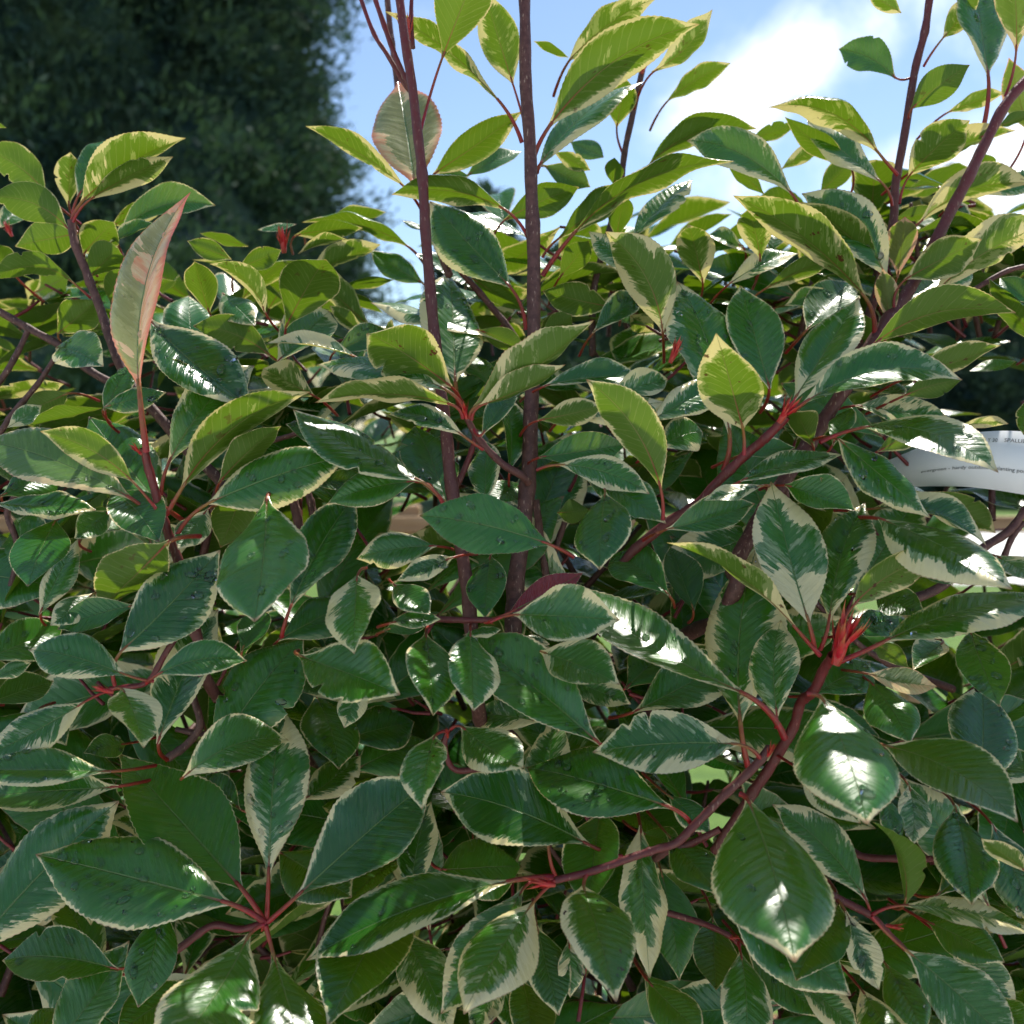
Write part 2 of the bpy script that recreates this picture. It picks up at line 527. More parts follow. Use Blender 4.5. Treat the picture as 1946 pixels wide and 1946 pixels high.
def conifer(name, label, x, y, h, r, base, nclump, nleaf, llen, seed, group=None, lean=0.0):
    root = tag(empty(name, (x, y, 0)), label, 'tree', group)
    P = np.array([[0, 0, 0], [lean * .3, 0, h * .4], [lean, 0, h * 0.97]])
    V, F = tube(spline(P, 10), np.linspace(0.035 * h * 0.6, 0.02, 10), 8)
    mesh_obj('trunk', V, F, M_CONB, root)
    # limbs
    rg = np.random.default_rng(seed)
    t = rg.uniform(0, 1, nclump) ** 0.85
    prof = np.minimum(1.0, (1 - t) ** 0.62 * 1.12) * np.clip((t + 0.12) / 0.22, 0.5, 1)
    a = np.where(rg.uniform(0, 1, nclump) < 0.8, -math.pi / 2 + rg.uniform(-1.9, 1.9, nclump), rg.uniform(0, 2 * math.pi, nclump))
    lump = 1 + 0.10 * np.sin(3 * a + 9 * t + seed) + 0.08 * np.sin(7 * a - 24 * t) + 0.05 * np.sin(13 * a + 40 * t) + rg.normal(0, 0.045, nclump)
    rad = r * prof * lump * rg.uniform(0.88, 1.04, nclump)
    Cn = np.stack([rad * np.cos(a) + lean * t, rad * np.sin(a), base + t * (h - base)], 1)
    On = np.stack([np.cos(a), np.sin(a), np.zeros(nclump)], 1)
    V, F = foliage(Cn, On, nleaf, llen, llen * 0.13, 1.0 * llen, 0.5)
    # a dark inner mass of branchlets so the crown is not see-through
    m = nclump // 2
    t2 = rg.uniform(0, 1, m)
    a2 = rg.uniform(0, 2 * math.pi, m)
    r2 = r * np.minimum(1.0, (1 - t2) ** 0.62 * 1.1) * np.sqrt(rg.uniform(0.05, 0.72, m))
    C2 = np.stack([r2 * np.cos(a2) + lean * t2, r2 * np.sin(a2), base + t2 * (h - base)], 1)
    O2 = np.stack([np.cos(a2), np.sin(a2), np.zeros(m)], 1)
    V2, F2 = foliage(C2, O2, 8, llen * 3.0, llen * 1.0, 1.2 * llen, 0.3)
    nr, ns = 26, 28
    HV = []
    for q in range(nr):
        tq = q / (nr - 1) * 0.985
        pq = min(1.0, (1 - tq) ** 0.62 * 1.12) * min(1, max(0.5, (tq + 0.12) / 0.22))
        for w in range(ns):
            aw = 2 * math.pi * w / ns
            lw = 1 + 0.10 * math.sin(3 * aw + 9 * tq + seed) + 0.08 * math.sin(7 * aw - 24 * tq)
            rr = r * pq * lw * (0.94 + 0.05 * math.sin(w * 5.1 + q * 3.3))
            HV.append((rr * math.cos(aw) + lean * tq, rr * math.sin(aw), base + tq * (h - base)))
    qq, ww = np.meshgrid(np.arange(nr - 1), np.arange(ns), indexing='ij')
    HF = np.stack([qq * ns + ww, qq * ns + (ww + 1) % ns, (qq + 1) * ns + (ww + 1) % ns, (qq + 1) * ns + ww], -1).reshape(-1, 4)
    V2, F2 = np.vstack([V2, np.array(HV)]), np.vstack([F2, HF + len(V2)])
    mesh_obj('crown', np.vstack([V, V2]), np.vstack([F, F2 + len(V)]), M_CONI, root, smooth=False)
    return root


def cx(u, y):
    return (u - 973) * K * y


conifer('cypress_tree', 'huge dark green cypress filling the sky on the left', cx(125, 13), 13.0, 14.5, 3.85, 0.4, 5200, 62, 0.15, 3)
conifer('cypress_tree', 'cypress cut off by the left edge beside the huge cypress', cx(-420, 15), 15.0, 13.0, 4.4, 0.4, 2200, 60, 0.13, 5)
conifer('cypress_tree', 'small feathery cypress top showing between the two upright stems', cx(915, 20), 20.0, 5.9, 1.3, 0.4, 1100, 60, 0.13, 8)
conifer('cypress_tree', 'small rounded distant cypress behind the right stems', cx(1752, 24), 24.0, 7.2, 1.9, 0.4, 1000, 60, 0.14, 9)
for i_, (u, hh, lab) in enumerate(((1060, 4.8, 'low dark conifer far behind the thick central stem'),
                                   (1290, 4.6, 'low dark conifer under the open sky right of centre'),
                                   (1510, 4.9, 'low dark conifer left of the small rounded cypress'),
                                   (1990, 5.2, 'dark conifer at the right edge above the white label'))):
    conifer('cypress_tree', lab, cx(u, 22), 22.0, hh, 2.9, 0.2, 1000, 40, 0.16, 20 + i_, 'low conifers along the far boundary')

# ------------------------------------------------------------------ timber fence behind the shrub
fence = tag(empty('timber_fence', (1.2, 3.0, 0)), 'pale timber post and rail fence at the right edge behind the shrub', 'fence')
for (z0, z1, nm) in ((1.155, 1.20, 'rail'), (0.72, 0.785, 'rail'), (0.30, 0.365, 'rail')):
    V, F = box(-3.4, 3.0, -0.02, 0.02, z0, z1, 0.004)
    mesh_obj(nm, V, F, M_WOOD, fence, smooth=False)
for xx in (-2.95, -1.52, 0.05, 1.02, 2.4):
    V, F = box(xx - 0.04, xx + 0.04, 0.021, 0.10, 0, 1.23, 0.005)
    mesh_obj('post', V, F, M_WOOD, fence, smooth=False)

# ------------------------------------------------------------------ the shrub
PROF_T = np.array([0, .03, .07, .14, .22, .32, .43, .54, .64, .74, .82, .89, .94, .97, .99, 1.0])
PROF_F = np.array([.05, .08, .15, .34, .555, .78, .94, 1.0, .945, .785, .57, .335, .165, .085, .042, .0])


def leaf_mesh(P0, P1, Nin, wid, bend, rows, cols, prm, rg, teeth=True):
    """leaf blade from base P0 to tip P1, upper face towards Nin; returns V (relative to P0), F, attrs, normals"""
    L = P1 - P0
    ln = np.linalg.norm(L)
    t = np.linspace(0, 1, rows)
    N0 = nrm(Nin - L * np.dot(Nin, L) / ln ** 2)
    S0 = np.cross(L / ln, N0)
    arch = prm['arch'] * ln
    hump = 4 * t * (1 - t)
    C = L[None] * t[:, None] + bend[None] * hump[:, None] + N0[None] * (arch * hump)[:, None] - N0[None] * (prm['droop'] * ln * t ** 3)[:, None]
    C -= (-N0 * prm['droop'] * ln)[None] * t[:, None] ** 2      # keep the tip where it was seen
    T = np.gradient(C, axis=0)
    T /= np.linalg.norm(T, axis=1)[:, None]
    tw = R(prm['twist']) * (t - 0.4)
    Nv = N0[None] * np.cos(tw)[:, None] + S0[None] * np.sin(tw)[:, None]
    Nv = Nv - T * np.sum(Nv * T, 1)[:, None]
    Nv /= np.linalg.norm(Nv, axis=1)[:, None]
    S = np.cross(T, Nv)
    tt = t ** prm['obo']
    hw = np.interp(tt, PROF_T, PROF_F)
    ker = np.array([1, 2, 1]) / 4
    hw[1:-1] = np.convolve(hw, ker, 'same')[1:-1]
    hw = hw * wid / 2
    s = np.linspace(-1, 1, cols)
    s = np.sign(s) * np.abs(s) ** 0.9
    hwL, hwR = hw.copy(), hw.copy()
    for (bt, bs, ba, bw) in prm['bites']:
        gs = np.exp(-((t - bt) / bw) ** 4) * ba
        if bs < 0:
            hwL *= 1 - gs
        else:
            hwR *= 1 - gs
    if teeth:
        zig = np.where(np.arange(rows) % 2 == 1, 1.0, -0.35) * ln * 0.0042 * np.clip(hw / (wid * 0.25), 0, 1)
        hwL = np.maximum(hwL + zig, 0)
        hwR = np.maximum(hwR + zig, 0)
    fold = R(prm['fold'])
    Xs = np.where(s[None] < 0, hwL[:, None], hwR[:, None]) * s[None]
    A = np.abs(Xs)
    wav = prm['wave'] * ln * (np.sin(2 * math.pi * (prm['wf'] * t[:, None]) + prm['ph'] + (s[None] > 0) * 1.9)) * np.abs(s[None]) ** 1.6 * np.clip(hw / (wid * .5), 0, 1)[:, None]
    curl = prm['curl'] * A * np.abs(s[None]) ** 2.5
    soft = np.sqrt(A ** 2 + (0.008 * ln) ** 2) - 0.008 * ln
    up = soft * math.sin(fold) + wav - curl
    V = C[:, None] + S[:, None] * (Xs * math.cos(fold))[..., None] + Nv[:, None] * up[..., None]
    V = V.reshape(-1, 3)
    i, j = np.meshgrid(np.arange(rows - 1), np.arange(cols - 1), indexing='ij')
    a = (i * cols + j).ravel()
    F = np.stack([a, a + 1, a + cols + 1, a + cols], 1)
    n = rows * cols
    hh = np.where(s[None] < 0, hwL[:, None], hwR[:, None])
    att = {'ls': np.tile(s, rows), 'lt': np.repeat(t, cols), 'lx': (Xs / ln).ravel(),
           'le': ((hh - A) / ln).ravel()}
    for k in ('vari', 'pink', 'seed', 'spot', 'redl'):
        att[k] = np.full(n, prm[k])
    return V, F, att, np.repeat(Nv, cols, 0)


def leaf_params(rg, **kw):
    d = dict(arch=rg.uniform(-0.03, 0.09), droop=rg.uniform(0.0, 0.16), twist=rg.uniform(-42, 42), obo=rg.uniform(0.86, 1.16),
             fold=rg.uniform(7, 27), wave=rg.uniform(0.004, 0.021), wf=rg.uniform(1.5, 3.2), ph=rg.uniform(0, 6), curl=rg.uniform(-0.15, 0.45),
             bites=[], vari=0.25, pink=0.0, seed=rg.uniform(0, 1), spot=0.0, redl=0.0)
    if rg.uniform() < 0.16:
        for _ in range(rg.integers(1, 3)):
            d['bites'].append((rg.uniform(.35, .88), rg.choice([-1, 1]), rg.uniform(.10, .32), rg.uniform(.012, .03)))
    d.update(kw)
    return d


LEAVES = """
G
1240 1280 190 1015 480 t 47 v12 n1430,1385 w26
1300 1195 640 470 470 t 48.6 z0.6 v4 n1430,1385
1450 1130 1520 215 360 t 49.5 v50 n1440,1370 w14
1600 1245 2330 610 430 t 48 v15 n1450,1380
1345 1445 880 2150 520 t 46 v25 n1430,1395
1475 1550 1720 2400 500 t 46 v22 n1435,1400
460 190 -150 520 230 t 50 v55 n600,130
600 570 -130 560 215 t 48 v30 k28
640 650 -150 720 270 t 50 v35 w6
-200 1600 645 725 430 t 50 v32 b40
640 1640 10 1590 290 t 49 v8
250 2100 700 1480 300 t 48 v22
880 1280 745 1845 260 t 49 v5 w8
560 1650 290 1180 230 t 51 v40
430 1150 490 1400 200 t 50 v45
660 120 775 445 290 t 47 v55 n610,125
850 420 1180 -310 300 t 51 v62
990 600 1560 400 310 t 48 v35 b50
1120 520 1640 -155 400 t 51 v6 w8
1700 150 1830 560 330 t 58 v8
1640 720 1950 480 220 t 54 v50
100 2050 360 1850 200 t 48 v20
1300 780 1080 600 150 t 54 v10
680 420 450 470 150 t 53 v10
200 250 360 430 150 t 53 v20
-60 200 290 80 220 t 53 v12
1500 1000 1900 1250 300 t 53 v10
1080 1700 620 2000 300 t 52 v10
H
530 370 460 775 390 t 47 v42 n600,350 s30
670 320 1010 550 290 t 48 v38 n615,340
1800 760 1020 545 400 t 47 v5 w22 n1920,860
1370 970 560 680 400 t 48.5 v25 n1540,1030
1140 960 1190 260 240 t 49 v50 k16 n1180,1130
960 1155 -170 1590 300 t 47 v30 b30 n1170,1140
1060 1275 685 1880 400 t 46.5 v68 n1180,1155
1330 1185 1510 1815 430 t 46.5 v32 n1350,1125 s25
1640 860 1690 1690 230 t 51 v70
1420 420 690 -158 400 t 48.5 v10 w20
720 -190 738 245 350 t 49 v32
-210 -60 345 155 330 t 48.5 v14
480 -180 520 270 300 t 50 v18
1100 300 740 260 200 t 52 v85
1100 -80 1530 100 260 t 50 v36
1230 60 1590 205 180 t 52 v60
1600 250 2170 -40 300 t 51 v30
2173 420 1380 465 340 t 46.5 v52 n2288,500 w6
400 1250 510 730 220 t 50 v45
560 1100 1000 1080 330 t 55 v6
300 1300 -50 1950 480 t 49.5 v10
330 1400 620 2000 280 t 50 v50
1010 1190 560 1880 280 t 48.5 v30 b50 n1150,1150
900 1640 740 2000 200 t 49 v72
1080 1400 1200 1890 260 t 50.5 v20
1250 1480 1260 1790 150 t 50 v85
1420 780 1350 1330 330 t 51 v10
1750 1100 1850 1700 300 t 56 v6
1650 1650 1900 2000 220 t 53 v12
1640 900 1860 960 160 t 52 v10
1780 690 2020 900 150 t 50 v20
20 400 420 300 300 t 56 v6
100 560 520 420 330 t 57 v6
120 60 40 335 150 t 51 v60
1000 1700 1050 2150 300 t 53 v10
I
840 165 1085 855 620 t 45 v18 z-4 n760,150 w4 g
1180 430 1900 845 330 t 47 v12 b50 z-2 g
440 715 695 1600 560 t 45 v15 n400,690 z-3.5 g w2
1085 1270 570 745 270 t 48 v42 b-50 n1090,1350
300 1150 1000 1780 420 t 48 v15
930 1280 700 1700 350 t 48.5 v5
970 1320 1150 1750 170 t 47 v70 w5
1290 1530 1900 2100 380 t 45.5 v42 n1110,1350
1260 1290 2000 1450 150 t 47 v80 b40 n1110,1345
1410 1380 1830 1600 250 t 49 v10
1290 1290 1110 840 130 u 47 v2 b-50
1310 640 1330 970 170 t 50 v80
1180 700 1250 965 120 t 49 v20
740 570 1050 850 250 t 48 v50
1560 750 1650 1290 330 t 50 v15 w10
1700 640 1705 90 360 t 49 v25 w14
1740 650 2000 500 250 t 50 v50
1760 850 2000 1420 300 t 48.5 v22 w8
1960 1120 1700 930 110 u 46.5 v40
1100 80 1320 420 280 t 51 v10
1090 40 1465 110 140 t 50 v85 p35
400 300 490 -640 430 t 50 v40 n440,540 w12
600 270 620 -250 270 t 48.5 v58 n590,330
440 155 -563 -458 270 t 46 v15 b70 n640,390 z-2 w10 g
800 150 1100 -20 260 t 50 v5
400 1540 420 2150 260 t 49 v35 n390,1490
430 1510 830 1900 230 t 51 v10
0 900 300 1240 260 t 50 v10
700 1660 1040 1960 200 t 49.5 v50
1050 1740 1300 2150 200 t 47.5 v50 g
1180 1600 1400 2000 260 t 49 v10
1530 1500 1900 1900 260 t 50 v50
1720 1790 1990 2000 200 t 49 v30
-100 1700 210 2000 250 t 48 v12
250 1350 270 1750 250 t 54 v6
1450 1250 1800 1000 250 t 53 v10
D
715 780 215 510 190 u 50 v32 b-30 n850,940 s15
720 880 -100 560 300 t 51 v25 n880,1030 p20
905 690 1375 155 270 t 51 v30 b30 n870,910
980 820 1680 295 200 u 50 v22 b40 n900,960
1180 790 1520 480 170 u 51 v6
1120 900 1900 640 300 t 50 v22 n950,1080 w8
1330 780 1190 1140 230 u 52 v5
1440 860 1375 1540 440 t 49 v10 w4
1560 1480 1930 850 290 t 51 v20 b30 n1520,1620 w5
650 1700 1190 1150 370 t 48 v28 w10 n620,1880
915 1100 530 1480 330 u 47.5 v10
740 1450 310 1580 170 t 50 v5
510 1380 270 1560 170 t 51 v60
690 1830 160 1690 250 t 47.5 v30 k22 n830,1860 w3
840 1830 1335 1750 190 t 47.5 v12 b30 n790,1870
-100 1750 340 1570 280 t 50 v15 w5
-50 1850 170 1760 90 t 51 v40
-60 900 520 935 140 t 53 v42
300 990 150 1350 300 t 53 v3
600 930 400 1090 160 t 52 v36
420 1100 660 960 200 t 54 v8
210 1500 420 1090 160 t 52 v50
0 860 320 740 250 t 54 v6
600 830 860 1110 250 t 53 v6
1120 930 960 1150 160 t 52 v50
860 900 480 430 350 t 53 v5
560 400 720 130 130 t 54 v8
560 380 900 300 130 t 54 v20
550 385 160 480 70 u 53 v2
370 300 120 400 130 u 56 v2
40 490 225 370 110 t 53 v70
800 -100 1370 400 330 t 54 v35 b-40 w20
1110 200 840 135 60 u 52 v50
1700 320 1420 170 240 u 54 v62
1930 110 1440 35 70 t 52 v85
1900 560 1540 470 150 t 52 v10
1670 790 1990 770 110 t 52 v10
1180 340 1360 430 110 t 55 v20
1300 1700 1430 1480 190 t 52 v8
1500 1640 1930 1420 260 t 54 v8
E
600 290 -110 150 170 t 50 v60 n690,390
640 370 -120 355 130 u 49 v50 b-60 n680,440
620 270 160 -18 330 u 51 v30 s35
740 380 1390 -90 200 u 49 v45 b-30 n720,440
770 370 1235 150 130 u 48.5 v45 n730,450
780 540 1000 280 130 t 51 v20 n740,500
690 540 275 420 130 t 50 v42 k25 b-30 n790,610
460 780 -238 390 220 t 49 v15 b40 w8 g n585,920
600 930 420 480 300 t 54 v3
795 910 800 560 190 t 53 v36
930 740 900 300 150 t 54 v20 k15
1150 1120 445 965 310 t 47 v1 k12 n1280,1190 w10
1090 650 1570 580 180 t 53 v3
1190 690 1690 850 170 t 51 v32 b40 n1080,720
1290 700 1780 1010 200 t 52 v20
1750 820 1345 230 240 u 49 v16 b-60 n1760,990
1080 450 1440 370 150 u 52 v32
1110 270 1680 240 130 t 54 v30
1480 320 1790 230 160 t 53 v60
1250 430 1780 350 170 t 53 v60
1690 460 2150 250 190 t 52 v50
1450 840 1420 1260 330 t 49 v10 w8
1800 1400 1480 1180 260 t 52 v3
930 1490 1330 1275 150 t 50 v2 p90 R n830,1530
950 1500 1530 1530 290 t 47.5 v40 n830,1540
830 1180 800 1520 200 t 53 v5
540 1130 105 1200 190 t 51 v36
630 1190 320 1320 130 t 49 v50 k18
300 1330 505 1500 170 t 50 v26
280 1550 565 1525 100 t 49 v32
250 1590 510 1540 110 t 51 v6
110 1290 95 1715 300 t 47.5 v52
680 1610 890 1580 60 t 50 v40
1150 1660 970 1640 70 t 51 v90
1560 1900 1850 1640 300 t 53 v3
420 780 -50 900 190 t 51 v6
1000 800 820 900 200 t 56 v4
1190 950 1360 930 140 u 55 v2
F
690 340 1040 -215 270 t 52 v55 n690,385
740 360 1600 235 220 t 51 v42 b60 n690,400
415 495 270 -20 320 u 50 v50 n420,640 s20
345 530 60 -300 330 t 53 v32 n310,720 w16
1020 370 1560 480 160 t 56 v72
1540 500 1850 470 60 u 57 v70
1060 490 1795 735 200 t 51 v32 b70 n830,570 g w3
1140 620 1500 430 150 u 54 v12
930 550 1430 980 200 t 52 v30
400 780 955 635 130 t 51 v32
530 800 200 885 90 t 50 v80
0 1040 480 900 200 t 51 v16
770 1540 565 780 380 t 47.5 v78 n800,1680 w3
880 1540 1075 895 300 t 49.5 v48 n830,1690 w4
1010 1450 1540 1185 190 u 48 v32 b60 n900,1700 s45
715 1590 0 1110 110 u 47.5 v42 b-20 n830,1720 s20
1170 1650 2100 1400 220 t 48 v36 b40 n920,1760
1110 930 1730 1130 130 t 52 v40 b40
1150 980 1870 1365 260 t 50 v48 g
640 800 1020 940 220 t 51 v10
1010 930 830 760 100 u 50 p35 v10
1330 830 1780 1060 200 u 58 v20
1550 1340 1390 1290 70 t 52 v10 g
1130 1400 1400 1500 200 t 53 v10
1000 1600 1260 1500 170 t 51 v6 w14
1640 1580 1800 2000 240 t 50 v6 w10 g
1500 1650 1330 1800 150 t 52 v50
1130 1650 1310 1790 120 u 52 v5
1780 1180 2050 1330 200 t 51 v60 g
800 600 700 400 200 u 55 v20
900 590 1000 380 130 t 54 v12
-50 600 200 520 200 t 53 v50
400 640 700 600 100 t 53 v10
1280 320 1600 230 140 u 54 v3
1300 220 1810 45 160 u 55 v32 s20
1640 185 1890 130 70 t 58 v8 g
1930 530 1960 330 80 t 56 v20
150 1480 20 1130 200 t 54 v6
C
1270 70 1080 -60 100 u 62 v50 n1360,215
1490 210 1700 -30 150 u 62 v50 n1390,360
1740 410 1650 -200 230 t 60 v20 n1700,740 w10
1890 280 1850 -300 230 u 59 v32 p30 n1830,520
1950 700 1850 310 160 u 64 p85 v20
1240 425 930 265 190 t 62 v6 b-40 n1350,400
1320 590 1640 350 190 u 61 v2 n1310,640
1310 950 1640 650 270 u 60 v32 n1260,1100
1360 900 1890 705 130 u 61 v60
1150 830 545 580 150 u 60 v52 b-50 n1250,945
1165 985 760 650 160 t 61 v52 n1220,1110
1000 900 640 630 130 u 63 v6
830 1045 1030 830 130 u 66 v12
620 915 860 790 90 u 68 v50
450 760 700 680 90 u 68 v12
-100 900 490 695 150 u 64 v12 b60
690 1060 110 760 210 t 60 v36 b-50 n720,1130
530 1050 330 890 90 u 64 v5
1080 1610 360 1055 200 u 56 v42 b-60 n1125,1800 s25
1190 1500 730 1045 270 t 57 v36 b-50 n1210,1640 w6
1150 1450 720 1090 150 u 58 v32
1285 1510 1705 1290 220 u 56 v32 n1230,1660 s15
1440 1590 2100 1200 230 u 56 v72 b50 n1260,1700
1280 1650 1640 1400 200 t 60 v20 g
1130 1850 1890 1690 200 u 53 v6 b60 n1090,1900
1360 1210 1980 990 170 u 62 v62 b60 n1220,1310
1640 1040 2050 900 130 t 63 v60
1760 950 1720 830 80 u 70 v3
1510 610 1830 500 90 u 64 v50
1800 680 1990 620 70 u 63 v5
510 1400 440 1130 200 u 60 v42 s30
200 1530 120 1210 230 u 60 v50 s20
420 1330 190 1290 140 t 64 v32
560 1380 660 1180 160 t 62 v10
330 1540 720 1370 130 t 60 v72
530 1560 1000 1330 120 u 59 v20
560 2100 400 1540 290 t 55 v15 w6
640 1650 850 1555 100 t 60 v40
760 1780 1000 1520 230 t 58 v12
1250 1500 1290 1170 170 u 59 p90 v40
1210 1750 1170 1450 120 u 57 p60 v40
1240 1180 1480 1130 80 u 64 v5
1700 1290 1960 1210 90 u 62 v32 s30
1350 1260 1700 1230 60 u 65 v5
1990 1850 1740 1500 130 u 60 v2
1980 1650 1800 1500 120 t 58 v5 w8
0 550 350 340 110 u 66 v22
B
570 310 800 -250 330 u 57 v12 n455,700 p10
950 450 790 -60 220 u 60 v42 n1020,690
890 560 260 60 110 u 59 v50 n1000,770
1140 690 1960 130 290 u 58 v22 b70 n1050,900 s15
1250 330 1740 -20 160 u 61 v62
1700 390 2028 50 150 u 62 v52 b-40
1090 900 1660 440 130 t 59 v32 n1080,930
420 1000 330 440 400 t 60 r-30 v55 p80 n480,1120
370 1010 -170 680 110 u 60 v52
520 940 1000 600 180 u 61 v22
700 950 1000 820 110 t 64 v10
910 1130 295 1050 150 u 56 v22 b-60 n1030,1280
940 1550 500 1085 300 t 58 v22 n1020,1780 w10
640 2058 600 1470 360 t 57 v32 w5
480 1000 720 950 60 t 62 v10
900 1190 1310 1010 180 u 62 v6
1180 1300 1590 990 150 u 60 v12 n1110,1390
1270 1270 2148 870 150 u 58 v16 b40 n1110,1490 s15
1500 1010 1500 850 250 u 64 v10
1510 1290 1560 1060 200 u 63 v5
1590 1290 1920 970 130 t 62 v50
1110 890 1370 1010 130 t 64 v12
1170 820 1370 920 90 u 63 v42 s30
1440 850 1260 765 110 t 68 v5
1510 690 1560 420 200 u 66 v22 n1545,830
1760 1790 1450 1250 290 u 55 v50 b-60
1600 1500 1360 1250 130 t 57 v62
1500 1660 1110 1570 190 u 60 v12
1380 1800 1640 1590 150 t 58 v20
1200 1500 1360 1300 140 u 62 v3
-150 1230 265 1145 80 u 68 v12
400 1340 -190 1200 90 u 66 v12
-150 1480 240 1320 120 u 64 v42
470 1530 180 1350 140 t 66 v10
10 1560 310 1510 60 u 66 v10
-30 1570 250 1690 60 u 66 v10
150 1820 -40 1650 90 u 62 v32
490 1240 350 1190 40 t 68 v5 g
770 1780 1020 1880 120 u 60 v5
1100 1830 1270 1700 130 u 60 v5
730 1500 1030 1680 110 u 63 v5
840 1650 1000 1760 60 u 66 v85
1580 1700 1710 1790 120 u 64 v95
1250 310 1060 220 50 u 64 v20
A
750 2090 1030 1035 235 t 47 v95 p100 b60 n790,2438 w6
370 1120 380 820 150 u 62 v52 s40
420 1060 700 730 230 t 60 v15 n390,1180
440 1090 1005 745 200 u 58 v62 b40 n385,1200
480 1080 935 845 130 u 57 v52 n395,1200
250 1050 -120 800 200 u 63 v16 b-40
370 1240 -60 1060 200 u 60 v6 b-50 n385,1215
420 1260 80 1330 190 u 60 v6 n395,1240
400 1530 -60 1520 120 u 59 v4 b-60 n490,1610
450 1370 620 1200 190 u 61 v22
600 1220 930 1050 120 u 64 v32 s25
640 1260 1165 1110 150 t 62 v12 b50
580 1320 850 1210 70 t 60 v20
480 1500 640 1340 180 u 61 v5 n490,1490
600 1640 690 1460 150 u 60 v5
1130 1690 1050 1410 240 u 60 v10
1430 1690 1130 1425 110 u 58 v60 b-40 s20
1540 1770 1760 1400 330 u 58 v6
1280 1450 1520 1350 120 u 63 v10
1600 1210 1390 1240 40 t 65 v40
1590 1270 1960 1230 110 u 64 v20
1610 1370 1870 1290 60 u 63 v52
1340 1330 1080 1260 60 u 66 v10
1250 1400 1010 1300 110 u 62 v12 s40
1460 1920 1040 1760 190 u 60 v5 b-40
1500 1950 1780 1680 250 t 58 v46
1800 1900 2100 1780 150 t 60 v12
310 1800 520 1620 200 u 62 v5
90 1500 -50 1320 150 u 63 v10
300 1880 560 1980 230 t 56 v42 w5
1200 1580 1380 1760 160 t 62 v50
0 1230 120 1130 130 t 66 v50
-120 640 35 690 40 u 64 v10
"""
